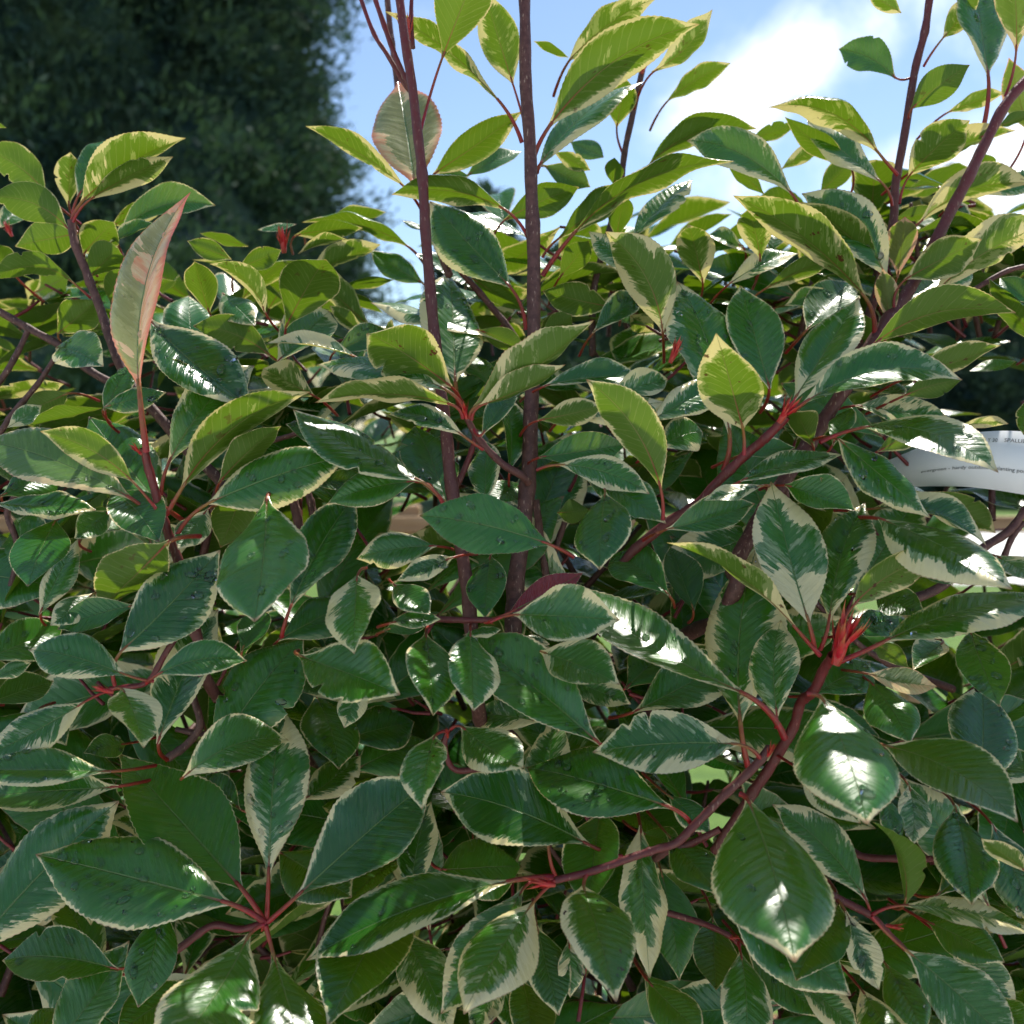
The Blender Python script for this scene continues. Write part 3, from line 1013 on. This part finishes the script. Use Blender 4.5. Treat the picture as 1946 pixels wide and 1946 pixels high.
BRANCHES = """
57 3.3 4.4 15 g53.5 | B 1012 -90 B 1020 400 B 1045 850 B 1060 1300 B 1065 1818 E 1050 400 E 1035 750 E 1005 1050 E 960 1400 E 950 1750
56 2.5 3.4 55 g51.5 | B 325 -90 B 375 250 B 430 650 B 465 1000 B 490 1400 B 530 1818 E 565 300 E 595 560 E 625 850 E 690 1250 E 725 1560 H 760 200
58 1.4 1.7 90 | B 190 -60 B 260 150 B 340 360 B 410 500
59 1.2 1.5 90 | B 110 -60 B 200 180 B 270 290 B 350 430 B 415 520
57 1.1 1.4 95 | B 405 -60 B 402 120 B 412 260
67 2.0 2.2 20 | B 268 -40 B 300 250 B 330 480 B 345 700
62 2.2 3.0 45 | C 1430 -70 C 1400 150 C 1340 400 C 1275 800 C 1240 980 C 1225 1200 C 1160 1500 F 1050 0 F 960 200 F 870 400
59 2.9 4.0 55 g54 | C 2010 360 C 1830 570 C 1710 800 C 1610 1000 C 1480 1250 C 1350 1500 C 1240 1670 F 1120 20 F 1030 180 F 860 440 F 740 620 F 600 830 F 470 1040 F 370 1250 I 330 -300
51 2.4 2.8 85 e55 | F 650 430 F 540 545 F 450 620 F 300 760 F 170 900 F 0 1010 F -170 1150 F -260 1260
47.5 2.4 2.8 85 e54 | F 900 1720 F 850 1800 F 790 1920 I 730 190 I 690 320 I 590 500 I 470 680 I 380 820 I 260 1000
47 1.7 2.2 65 e47 | H 1180 1155 H 1370 1110 H 1600 1030 I -60 990 I 60 950 I 180 830 I 330 680 I 480 540 I 560 440
48.5 1.7 2.1 55 e50 | I 290 880 I 130 960 I 0 1000 I -60 1040
49 1.5 2.1 75 e56 | I 1900 1075 I 1650 1030 I 1450 1040 I 1250 1040 I 1040 1020 I 900 900
48 1.3 2.2 85 | I 1290 1530 I 1190 1430 I 1110 1350 I 1000 1290 I 870 1220 I 760 1100
52 1.3 1.8 75 | I 400 1510 I 330 1450 I 200 1390 I 0 1330 I -150 1300
50 1.9 2.8 80 g53 | D 775 600 D 800 700 D 850 880 D 900 1040 D 960 1200 D 1020 1400 D 1045 1560 D 1120 1780 D 1160 1930
58 2.2 3.2 12 | A 385 1190 A 400 1300 A 450 1430 A 500 1560 A 560 1720 A 600 1850 D 700 250 D 850 420 D 1000 600 D 1170 760 D 1300 950
60 2.2 2.6 5 | A -60 1650 A 150 1770 A 330 1870 D 480 180 D 700 300
57 1.6 2.0 8 | D 150 -30 D 60 150 D -40 290
56 1.4 1.8 8 | D 300 110 D 200 260 D 80 400 D 0 520
62 1.8 2.2 30 | B 540 1240 B 620 1400 B 700 1500 B 830 1650 B 920 1760 E 1000 60
61 2.2 2.6 20 | B 505 1100 B 550 1330 B 610 1490
52 1.7 2.2 35 e53.6 | E 700 440 E 780 570 E 900 690 E 1000 750 E 1035 790
50 1.4 1.8 60 | E 840 1530 E 680 1530 E 520 1525 E 400 1540
54 1.3 1.8 90 | E 755 500 E 720 640 E 650 800
49 1.6 2.0 70 | G 1440 1380 G 1300 1420 G 1150 1400 G 1000 1500 G 850 1620
49 1.2 1.6 85 | D 590 1900 D 690 1890 D 800 1860 D 900 1700 D 1000 1540
50 1.2 1.6 85 | H 600 340 H 585 450 H 640 560 H 800 550
57 2.2 2.6 8 | E 1075 880 E 1100 1100 E 1130 1280 E 1140 1500
58 1.8 2.2 8 | E 1230 1000 E 1180 1150 E 1120 1300
56 2.0 2.4 5 | G 1040 150 G 1080 320 G 1000 430 G 900 500
57 1.5 1.8 5 | G 950 340 G 1050 360 G 1120 370
66 2.0 2.4 10 | B 1650 380 B 1590 650 B 1550 850 B 1520 1060 B 1400 1500 B 1380 1680 E 1380 100
56 2.2 2.8 15 | F 1940 930 F 1850 1050 F 1700 1150 F 1500 1340 F 1300 1430
57 1.5 1.8 15 | F 1935 1000 F 1870 1080 F 1800 1250
60 1.5 1.8 30 | C 1990 1430 C 1850 1460 C 1700 1540 C 1580 1620 F 1050 60
58 1.7 2.0 10 | D 100 830 D 40 950 D 100 1150 D 60 1350
56 2.5 3.0 15 | D 1560 780 D 1600 950 D 1620 1090 D 1600 1300
56 2.0 2.4 10 | D 1640 780 D 1680 900 D 1690 960
"""
BUDS = """
F 590 470 690 310 51 9
F 890 1760 985 1440 47.3 14
E 705 450 680 345 50 8
H 1175 1155 1010 1120 46.8 10
H 605 370 600 310 47.5 7
D 790 640 740 580 49.8 6
A 1545 1380 1540 1215 65 8
A 90 1290 50 1200 66 8
B 1640 420 1680 310 66 8
E 1790 150 1850 10 54 10
I 530 470 560 380 46.8 10
I 1160 1370 1260 1375 47.6 7
I 1660 1020 1800 1010 48.8 8
G 640 130 535 90 47.2 8
G 1430 1400 1460 1350 47.5 6
I 330 1440 390 1425 51.5 5
C 760 1190 740 1120 60 6
B 390 240 340 20 57 8
E 800 1540 860 1520 49.6 5
"""

SH = at(960, 1500, 0.62)
SH[2] = 0.0
shrub = tag(empty('variegated_shrub', SH),
            'tall evergreen shrub with cream-edged green leaves, red stalks and raindrops filling the picture', 'shrub')

# --- stems
def stem(name, P, r0, r1, y0, y1, parent=None):
    n = max(10, len(P) * 5)
    Q = spline(P, n)
    jit = 1 + 0.05 * np.sin(np.arange(n) * 1.7 + P[0][0] * 90) + rng.normal(0, 0.015, n)
    rad = np.linspace(r0, r1, n) * jit
    wob = r0 * 0.06
    Q = Q + np.stack([np.sin(np.arange(n) * 0.9 + r1 * 9e3), np.zeros(n), np.zeros(n)], 1) * wob
    # swollen nodes
    for k in range(6, n - 3, 9):
        rad[k] *= 1.13
    V, F = tube(Q, rad, 10)
    yy = np.repeat(np.linspace(y0, y1, n), 10)
    yy = np.append(yy, y1)[:len(V)]
    base = Q[-1]
    return mesh_obj(name, V - base, F, M_BARK, shrub if parent is None else parent, base - SH, attrs={'young': np.clip(yy, 0, 1)})


for line in BRANCHES.strip().splitlines():
    head, pts = line.split('|')
    hd = head.split()
    d, r0, r1, yg = (float(x) for x in hd[:4])
    toks = pts.split()
    dend = float(hd[4][1:]) if len(hd) > 4 else d
    P = []
    for k in range(0, len(toks), 3):
        u, v = px(toks[k], float(toks[k + 1]), float(toks[k + 2]))
        P.append(at(u, v, (d + (dend - d) * k / max(1, len(toks) - 3)) / 100))
    P = np.array(P)
    if len(hd) > 4 and hd[4][0] == 'g':     # a main stem: carry it on down into the bed
        e = P[-1]
        P = np.vstack([P, [e[0] * 0.7 + SH[0] * .3, e[1] + 0.12, e[2] - 0.16], [SH[0] + (e[0] - SH[0]) * .35, SH[1] + 0.14, 0.3],
                       [SH[0] + (e[0] - SH[0]) * .25, SH[1] + 0.12, -0.05]])
        stem('stem', P, r0 / 1000, r1 * 1.25 / 1000, yg / 100, 0)
    else:
        stem('branch' if r1 > 1.75 else 'twig', P, r0 / 1000, r1 / 1000, yg / 100, yg / 100 * 0.4)

# --- leaves read off the photograph
entries = []
reg = None
for line in LEAVES.strip().splitlines():
    f = line.split()
    if len(f) == 1:
        reg = f[0]
        continue
    e = dict(reg=reg, base=(float(f[0]), float(f[1])), tip=(float(f[2]), float(f[3])), wid=float(f[4]), face=f[5], d=float(f[6]) / 100)
    for tk in f[7:]:
        if tk in ('g', 'R'):
            e[tk] = 1
        elif tk[0] == 'n':
            e['n'] = tuple(float(q) for q in tk[1:].split(','))
        else:
            e[tk[0]] = float(tk[1:])
    entries.append(e)
for e in entries:
    lnp = math.dist(e['base'], e['tip'])
    e['area'] = lnp * e['wid']
order = sorted(range(len(entries)), key=lambda i: -entries[i]['area'])
solo = set(order[:296])
rest_V, rest_F, rest_A, rest_n = [], [], [], 0


def drops(V, F, Nn, rows, cols, count, ln, rg):
    """beads of rain on the blade"""
    Vs, Fs = [], []
    base = 0
    seg, rings = 9, 4
    for _ in range(count):
        i = rg.integers(int(rows * .12), int(rows * .9))
        j = rg.integers(1, cols - 2)
        fi, fj = rg.uniform(0, 1, 2)
        g = V.reshape(rows, cols, 3)
        p = (g[i, j] * (1 - fi) + g[i + 1, j] * fi) * (1 - fj) + (g[i, j + 1] * (1 - fi) + g[i + 1, j + 1] * fi) * fj
        e1 = g[i + 1, j] - g[i, j]
        e2 = g[i, j + 1] - g[i, j]
        nn = nrm(np.cross(e2, e1))
        t1 = nrm(e1)
        t2 = np.cross(nn, t1)
        r = 0.00060 + 0.0018 * rg.uniform() ** 2.4
        el = rg.uniform(0.8, 1.7)
        ang = rg.uniform(0, math.pi)
        c, s_ = math.cos(ang), math.sin(ang)
        a1, a2 = t1 * c + t2 * s_, -t1 * s_ + t2 * c
        rows_ = []
        for k in range(rings):
            ph = k / rings * math.pi / 2
            for q in range(seg):
                th = 2 * math.pi * q / seg
                rr = r * math.cos(ph) * (1 + 0.12 * math.sin(2 * th + ang * 3))
                rows_.append(p + a1 * rr * el * math.cos(th) + a2 * rr * math.sin(th) + nn * (r * 0.72 * math.sin(ph) - 0.0001))
        rows_.append(p + nn * r * 0.72)
        Vs += rows_
        for k in range(rings - 1):
            for q in range(seg):
                q2 = (q + 1) % seg
                Fs.append((base + k * seg + q, base + k * seg + q2, base + (k + 1) * seg + q2, base + (k + 1) * seg + q))
        top = base + rings * seg
        for q in range(seg):
            Fs.append((base + (rings - 1) * seg + q, base + (rings - 1) * seg + (q + 1) % seg, top))
        Fs.append(tuple(base + q for q in range(seg))[::-1])
        base = top + 1
    return np.array(Vs), Fs


for idx, e in enumerate(entries):
    rg = np.random.default_rng(1000 + idx)
    d0 = e['d']
    ub, vb = px(e['reg'], *e['base'])
    ut, vt = px(e['reg'], *e['tip'])
    lpx = math.hypot(ut - ub, vt - vb)
    wpx = e['wid'] * Z1
    lm, wm = lpx * d0 * K, wpx * d0 * K
    upn = (vb - vt) / lpx                     # 1 = points up in the picture
    under = e['face'] == 'u'
    if 'z' in e:
        dzv = e['z'] / 100
    else:
        zr = (0.55 if not under else -0.30) * upn + rg.uniform(-0.08, 0.08)
        dzv = zr * lm
    true = math.hypot(lm, dzv)
    ratio = rg.uniform(0.37, 0.44)
    if wm / true > 0.46:                      # short and broad in the picture: the blade is foreshortened
        true = wm / 0.44
        sg = np.sign(dzv) if dzv else -1
        dzv = sg * min(math.sqrt(max(true ** 2 - lm ** 2, 0)), 1.05 * lm)
        true = math.hypot(lm, dzv)
    P0 = at(ub, vb, d0)
    P1 = at(ut, vt, d0 + dzv)
    L = P1 - P0
    ln = np.linalg.norm(L)
    toc = nrm(CAM - (P0 + P1) / 2)
    Nf = nrm(toc - L * np.dot(toc, L) / ln ** 2)
    B = np.cross(L / ln, Nf)
    if B[2] < 0:
        B = -B
    if 'g' in e:                              # a blade that mirrors the sun: square to the half-way direction
        Hv = nrm(toc + np.array(SUNV))
        q0 = at(ut, vt, d0) - P0
        q1 = at(ut, vt, d0 + 1.0) - at(ut, vt, d0)
        dzv = float(np.clip(-np.dot(q0, Hv) / np.dot(q1, Hv), -1.1 * lm, 1.1 * lm))
        P1 = at(ut, vt, d0 + dzv)
        L = P1 - P0
        ln = np.linalg.norm(L)
        toc = nrm(CAM - (P0 + P1) / 2)
        Nf = nrm(toc - L * np.dot(toc, L) / ln ** 2)
    fac = min(1.0, wm / (ratio * ln))
    roll = min(math.acos(fac), R(66)) if fac < 1 else 0.0
    roll = max(roll, R(24 if not under else 12)) + R(e.get('r', 0))
    face = -Nf if under else Nf
    N = face * math.cos(roll) + B * math.sin(roll)
    wtrue = wm / max(math.cos(roll), 0.3) / 0.97
    if 'g' in e:
        N = nrm(Hv - L * np.dot(Hv, L) / ln ** 2)
        wtrue = wm / max(np.dot(N, Nf), 0.3)
    wtrue = min(wtrue, 0.62 * ln)
    prm = leaf_params(rg)
    prm['vari'] = e.get('v', 25) / 100
    prm['pink'] = e.get('p', 0) / 100
    prm['spot'] = e.get('s', (12 if under else 4) if rg.uniform() < .45 else 0) / 100
    if 'R' in e:
        prm['redl'], prm['pink'] = 0.92, 0.0
    if under:
        prm['fold'] = rg.uniform(14, 36)
    if 'k' in e:
        prm['fold'] = e['k']
    wtrue /= math.cos(R(prm['fold']) * 0.85)
    wtrue = min(wtrue, 0.56 * ln)
    if 'g' in e:
        prm['fold'], prm['twist'], prm['wave'], prm['droop'], prm['arch'] = 5, 0, 0.004, 0.05, 0.02
    if under:
        prm['curl'] += 0.05
    if roll > R(45):
        prm['twist'] *= 0.5
        prm['droop'] *= 0.4
    # sideways sweep of the midrib in the picture plane
    pd = np.array([(vt - vb), -(ut - ub)]) / lpx
    sag = e.get('b', rg.uniform(-0.03, 0.03) * lpx / Z1) * Z1 * d0 * K
    bend = (RGT * pd[0] - UPV * pd[1]) * sag
    big = idx in solo
    rows, cols = (63, 11) if lpx > 150 else ((47, 9) if lpx > 80 else (31, 7))
    V, F, att, Nn = leaf_mesh(P0, P1, N, wtrue, bend, rows, cols, prm, rg)
    # stalk
    if 'n' in e:
        un, vn = px(e['reg'], *e['n'])
        A0 = at(un, vn, d0 + 0.004)
    else:
        A0 = P0 - nrm(L) * rg.uniform(0.006, 0.012) + FWD * 0.028 - ZUP * 0.004
    dirL = nrm(V[2 * cols + cols // 2] - V[cols // 2])
    gap = np.linalg.norm(A0 - P0)
    Pm = P0 - dirL * gap * (0.45 if 'n' in e else 0.18)
    tq = np.linspace(0, 1, 9)[:, None]
    Q = (1 - tq) ** 2 * A0 + 2 * tq * (1 - tq) * Pm + tq ** 2 * (P0 + dirL * 0.004)
    ps = np.clip(ln / 0.09, 0.6, 1.15)
    PV, PF = tube(Q, np.linspace(0.00145, 0.00092, 9) * ps, 7)
    yy = np.append(np.repeat(np.linspace(1.0, 0.72 if rg.uniform() < .6 else 0.35, 9), 7), 0.4)[:len(PV)]
    if big:
        lo = mesh_obj('leaf', V, F, M_LEAF, shrub, P0 - SH, attrs=att)
        mesh_obj('petiole', PV - P0, PF, M_PET, lo, attrs={'young': yy})
        nd = int(e.get('w', 0) * 2.0)
        if nd == 0 and not under and vb > 500 and rg.uniform() < 0.45:
            nd = int(rg.integers(4, 14))
        if nd:
            DV, DF = drops(V, F, Nn, rows, cols, nd, ln, rg)
            tag(mesh_obj('raindrops', DV, DF, M_WATER, lo), kind='stuff')
        if prm['pink'] > 0.6:
            tag(lo, 'pink young leaf')
    else:
        rest_V.append(V + P0)
        rest_F.append(F + rest_n)
        rest_n += len(V)
        rest_A.append(att)

# --- buds: tight clusters of pointed red scales
def scale_mesh(ln, wid):
    ts = np.linspace(0, 1, 6)
    V, F = [], []
    for k, t in enumerate(ts):
        w = wid * math.sin(math.pi * min(1, t * 0.9 + 0.12)) ** 0.8 * (1 - t ** 3)
        for s in (-1, 0, 1):
            V.append((s * w, -(abs(s)) * w * 0.55 + 0.10 * ln * math.sin(t * 2.4), t * ln))
    for k in range(5):
        for s in range(2):
            a = k * 3 + s
            F.append((a, a + 1, a + 4, a + 3))
    return np.array(V), F


for k, line in enumerate(BUDS.strip().splitlines()):
    f = line.split()
    rg = np.random.default_rng(500 + k)
    d = float(f[5]) / 100
    n = int(int(f[6]) * 1.5)
    A0 = at(*px(f[0], float(f[1]), float(f[2])), d)
    A1 = at(*px(f[0], float(f[3]), float(f[4])), d)
    A0 = A0 - FWD * 0.006
    A1 = A1 - FWD * 0.010
    ax = (A1 - A0) * 0.82
    ln = np.linalg.norm(ax)
    V, F = tube(np.array([A0 + ax * t for t in (0, .25, .5, .75, 1)]) - A0, ln * np.array([.09, .12, .11, .06, .015]), 8)
    bud = mesh_obj('bud', V, F, M_BUD, shrub, A0 - SH, attrs={'young': np.full(len(V), 0.9)})
    sv, sf = scale_mesh(ln * 0.70, ln * 0.062)
    me0 = None
    for q in range(n):
        ang = q * 2.4 + rg.uniform(-.3, .3)
        h = rg.uniform(0.05, 0.55)
        tilt = R(rg.uniform(3, 26) * (1.25 - h))
        if me0 is None:
            so = mesh_obj('bud_scale', sv, sf, M_BUD, bud, attrs={'young': np.tile(np.repeat([1, 1, .95, .8, .6, .7], 3), 1)})
            me0 = so.data
        else:
            so = bpy.data.objects.new('bud_scale', me0)
            COL.objects.link(so)
            so.parent = bud
        qz = Vector(ax).to_track_quat('Z', 'Y')
        rot = qz.to_matrix() @ Matrix.Rotation(ang, 3, 'Z') @ Matrix.Rotation(-tilt, 3, 'X')
        so.matrix_local = Matrix.LocRotScale(Vector(ax * h) + rot @ Vector((0, ln * .07, 0)), rot.to_quaternion(), Vector((1, 1, 1)) * rg.uniform(.6, 1.15))

# --- the countless leaves further inside and behind
TOPX = np.array([-900, 0, 250, 480, 640, 760, 900, 1100, 1250, 1400, 1600, 1750, 1946, 2900])
TOPY = np.array([520, 480, 480, 520, 560, 620, 560, 470, 480, 560, 450, 430, 440, 470])
cnt = 0
tries = 0
fill_st = []
NF = 2600
UPX = np.array([880, 1000, 1150, 1250, 1330, 1420, 1480, 1560, 1700, 2000])
UPY = np.array([440, 400, 410, 440, 530, 530, 410, 380, 350, 340])
while cnt < NF and tries < 20000:
    tries += 1
    u = rng.uniform(-520, 2460)
    v = rng.uniform(440, 2350)
    if cnt < 120:                # the loose upper cluster round the tall stems comes first
        u, v = rng.uniform(880, 1990), rng.uniform(340, 620)
        if v < np.interp(u, UPX, UPY):
            continue
    elif v < np.interp(u, TOPX, TOPY) + 20:
        continue
    dn = 0.565 + 0.03 * (1 if v < 1000 else 0) + (0.045 if v < 650 else 0)
    d = dn + rng.uniform(0, 1) ** 1.3 * (0.44 if v > 700 else 0.30)
    # openings through to the lawn
    hole = False
    for (hu, hv, hr) in ((110, 790, 70), (170, 700, 50), (1850, 1000, 120), (1860, 1190, 90), (1870, 700, 90), (1785, 1290, 45), (800, 1000, 40), (395, 1370, 45), (1930, 850, 90)):
        if (u - hu) ** 2 + (v - hv) ** 2 < (hr + 32) ** 2:
            hole = True
    if hole:
        continue
    rg = np.random.default_rng(90000 + tries)
    P0 = at(u, v, d)
    a = rg.uniform(0, 2 * math.pi)
    out = nrm(P0 - np.array([SH[0], SH[1] + 0.12, P0[2]])) * 0.35
    D = nrm(np.array([math.cos(a), math.sin(a), rg.normal(0.25, 0.5)]) + out)
    if v < 900:
        ln = rg.uniform(0.062, 0.090)
        D = nrm(np.array([math.cos(a), math.sin(a), rg.normal(0.22, 0.28)]))
        Nn = nrm(ZUP + rg.normal(0, 0.30, 3))
    else:
        ln = rg.uniform(0.078, 0.112)
        Nn = nrm(ZUP + rg.normal(0, 0.45, 3) + np.array([0, -0.35, 0]))
    P0 = P0 + FWD * max(0.0, -float(np.dot(D, FWD)) * ln)
    prm = leaf_params(rg, vari=float(np.clip(rg.normal(0.10, 0.18), 0.01, 0.8)), spot=0.02 if rg.uniform() < .2 else 0)
    V, F, att, _ = leaf_mesh(P0, P0 + D * ln, Nn, ln * rg.uniform(.38, .47), np.zeros(3), 21, 7, prm, rg)
    rest_V.append(V + P0)
    rest_F.append(F + rest_n)
    rest_n += len(V)
    rest_A.append(att)
    fill_st.append((P0, P0 - D * 0.02 + np.array([0, 0.006, -0.008])))
    cnt += 1
attrs = {k: np.concatenate([a[k] for a in rest_A]) for k in rest_A[0]}
tag(mesh_obj('inner_foliage', np.vstack(rest_V) - SH, np.vstack(rest_F), M_LEAF, shrub, attrs=attrs), kind='stuff')

# --- inner twigs that carry them
TV, TF, tn = [], [], 0
for k in range(14):      # shoots that carry the upper cluster
    rg = np.random.default_rng(7700 + k)
    P0, P1 = at(rg.uniform(930, 1930), 640, rg.uniform(.66, .84)), None
    P1 = P0 + np.array([rg.normal(0, .02), rg.normal(0, .02), rg.uniform(.07, .11)])
    V, F = tube(spline([P0, (P0 + P1) / 2 + rg.normal(0, .006, 3), P1], 8), np.linspace(0.0022, 0.0012, 8), 6)
    TV.append(V)
    TF += [tuple(i + tn for i in f) for f in F]
    tn += len(V)
for k in range(120):
    rg = np.random.default_rng(7000 + k)
    u, v = rg.uniform(-400, 2350), rg.uniform(980, 2200)
    d = rg.uniform(0.60, 0.98)
    P0 = at(u, v, d)
    P1 = P0 + np.array([rg.normal(0, .07), rg.normal(0, .05), rg.uniform(.05, .11)])
    Pm = (P0 + P1) / 2 + rg.normal(0, .012, 3)
    V, F = tube(spline([P0, Pm, P1], 8), np.linspace(0.0026, 0.0012, 8), 6)
    TV.append(V)
    TF += [tuple(i + tn for i in f) for f in F]
    tn += len(V)
for (a, b) in fill_st:
    V, F = tube(np.array([b, (a + b) / 2 + np.array([0, 0, -0.001]), a]), [0.0013, 0.0011, 0.0009], 5)
    TV.append(V)
    TF += [tuple(i + tn for i in f) for f in F]
    tn += len(V)
TVv = np.vstack(TV)
tag(mesh_obj('inner_twigs', TVv - SH, TF, M_BARK, shrub, attrs={'young': np.concatenate([np.full(len(TVv) - 16 * len(fill_st), 0.15), np.full(16 * len(fill_st), 0.85)])}), kind='stuff')

# ------------------------------------------------------------------ printed plant label
LB = [(2120, 850, 975, .575), (2030, 830, 953, .572), (1946, 820, 940, .575), (1890, 819, 931, .578), (1833, 825, 925, .583), (1780, 838, 924, .590),
      (1733, 856, 925, .600), (1690, 874, 926, .615), (1655, 882, 928, .635), (1625, 884, 926, .660), (1605, 884, 922, .690)]
tops = spline(np.array([at(a, b, d) for a, b, c, d in LB]), 60)
bots = spline(np.array([at(a, c, d) for a, b, c, d in LB]), 60)
LBX = spline(np.array([[a] for a, b, c, d in LB]), 60)[:, 0]
lab_root = tag(empty('plant_label', bots[20]), 'white printed plastic plant label looped round a stem at the right edge', 'label')
lo0 = bots[20]
V = np.vstack([tops, bots])
nL = 60
thick = FWD * 0.0006
V = np.vstack([V, V + thick]) - lo0
F = []
for k in range(nL - 1):
    F += [(k, nL + k, nL + k + 1, k + 1), (2 * nL + k, 2 * nL + k + 1, 3 * nL + k + 1, 3 * nL + k),
          (k, k + 1, 2 * nL + k + 1, 2 * nL + k), (nL + k, 3 * nL + k, 3 * nL + k + 1, nL + k + 1)]
mesh_obj('strip', V, F, M_LABEL, lab_root)


def lettering(txt, u0, u1, frac, hpx):
    """flat print laid on the bent strip: photo columns u0..u1, height fraction from the top edge"""
    cu = bpy.data.curves.new('lettering', 'FONT')
    cu.body = txt
    cu.size = 1
    cu.shear = 0.12
    cu.resolution_u = 3
    to = bpy.data.objects.new('lettering', cu)
    COL.objects.link(to)
    me = bpy.data.meshes.new_from_object(to.evaluated_get(bpy.context.evaluated_depsgraph_get()))
    bpy.data.objects.remove(to)
    n = len(me.vertices)
    co = np.zeros(n * 3)
    me.vertices.foreach_get('co', co)
    co = co.reshape(-1, 3)
    fs = [tuple(p.vertices) for p in me.polygons]
    w = co[:, 0].max()
    uu = u0 + co[:, 0] / w * (u1 - u0)
    fr = frac - co[:, 1] * hpx / 108.0
    order_ = np.argsort(LBX)
    P = np.zeros((n, 3))
    for a in range(3):
        tp = np.interp(uu, LBX[order_], tops[order_, a])
        bt = np.interp(uu, LBX[order_], bots[order_, a])
        P[:, a] = tp * (1 - fr) + bt * fr
    P -= FWD * 0.0004
    bpy.data.meshes.remove(me)
    mesh_obj('lettering', P - lo0, fs, M_INK, lab_root, smooth=False)


lettering('LE  CLT 30', 1848, 1895, 0.185, 9.5)
lettering('SPALLIE', 1907, 1949, 0.185, 9.5)
lettering('evergreen - hardy outdoor - planting pos', 1749, 1948, 0.66, 9.5)
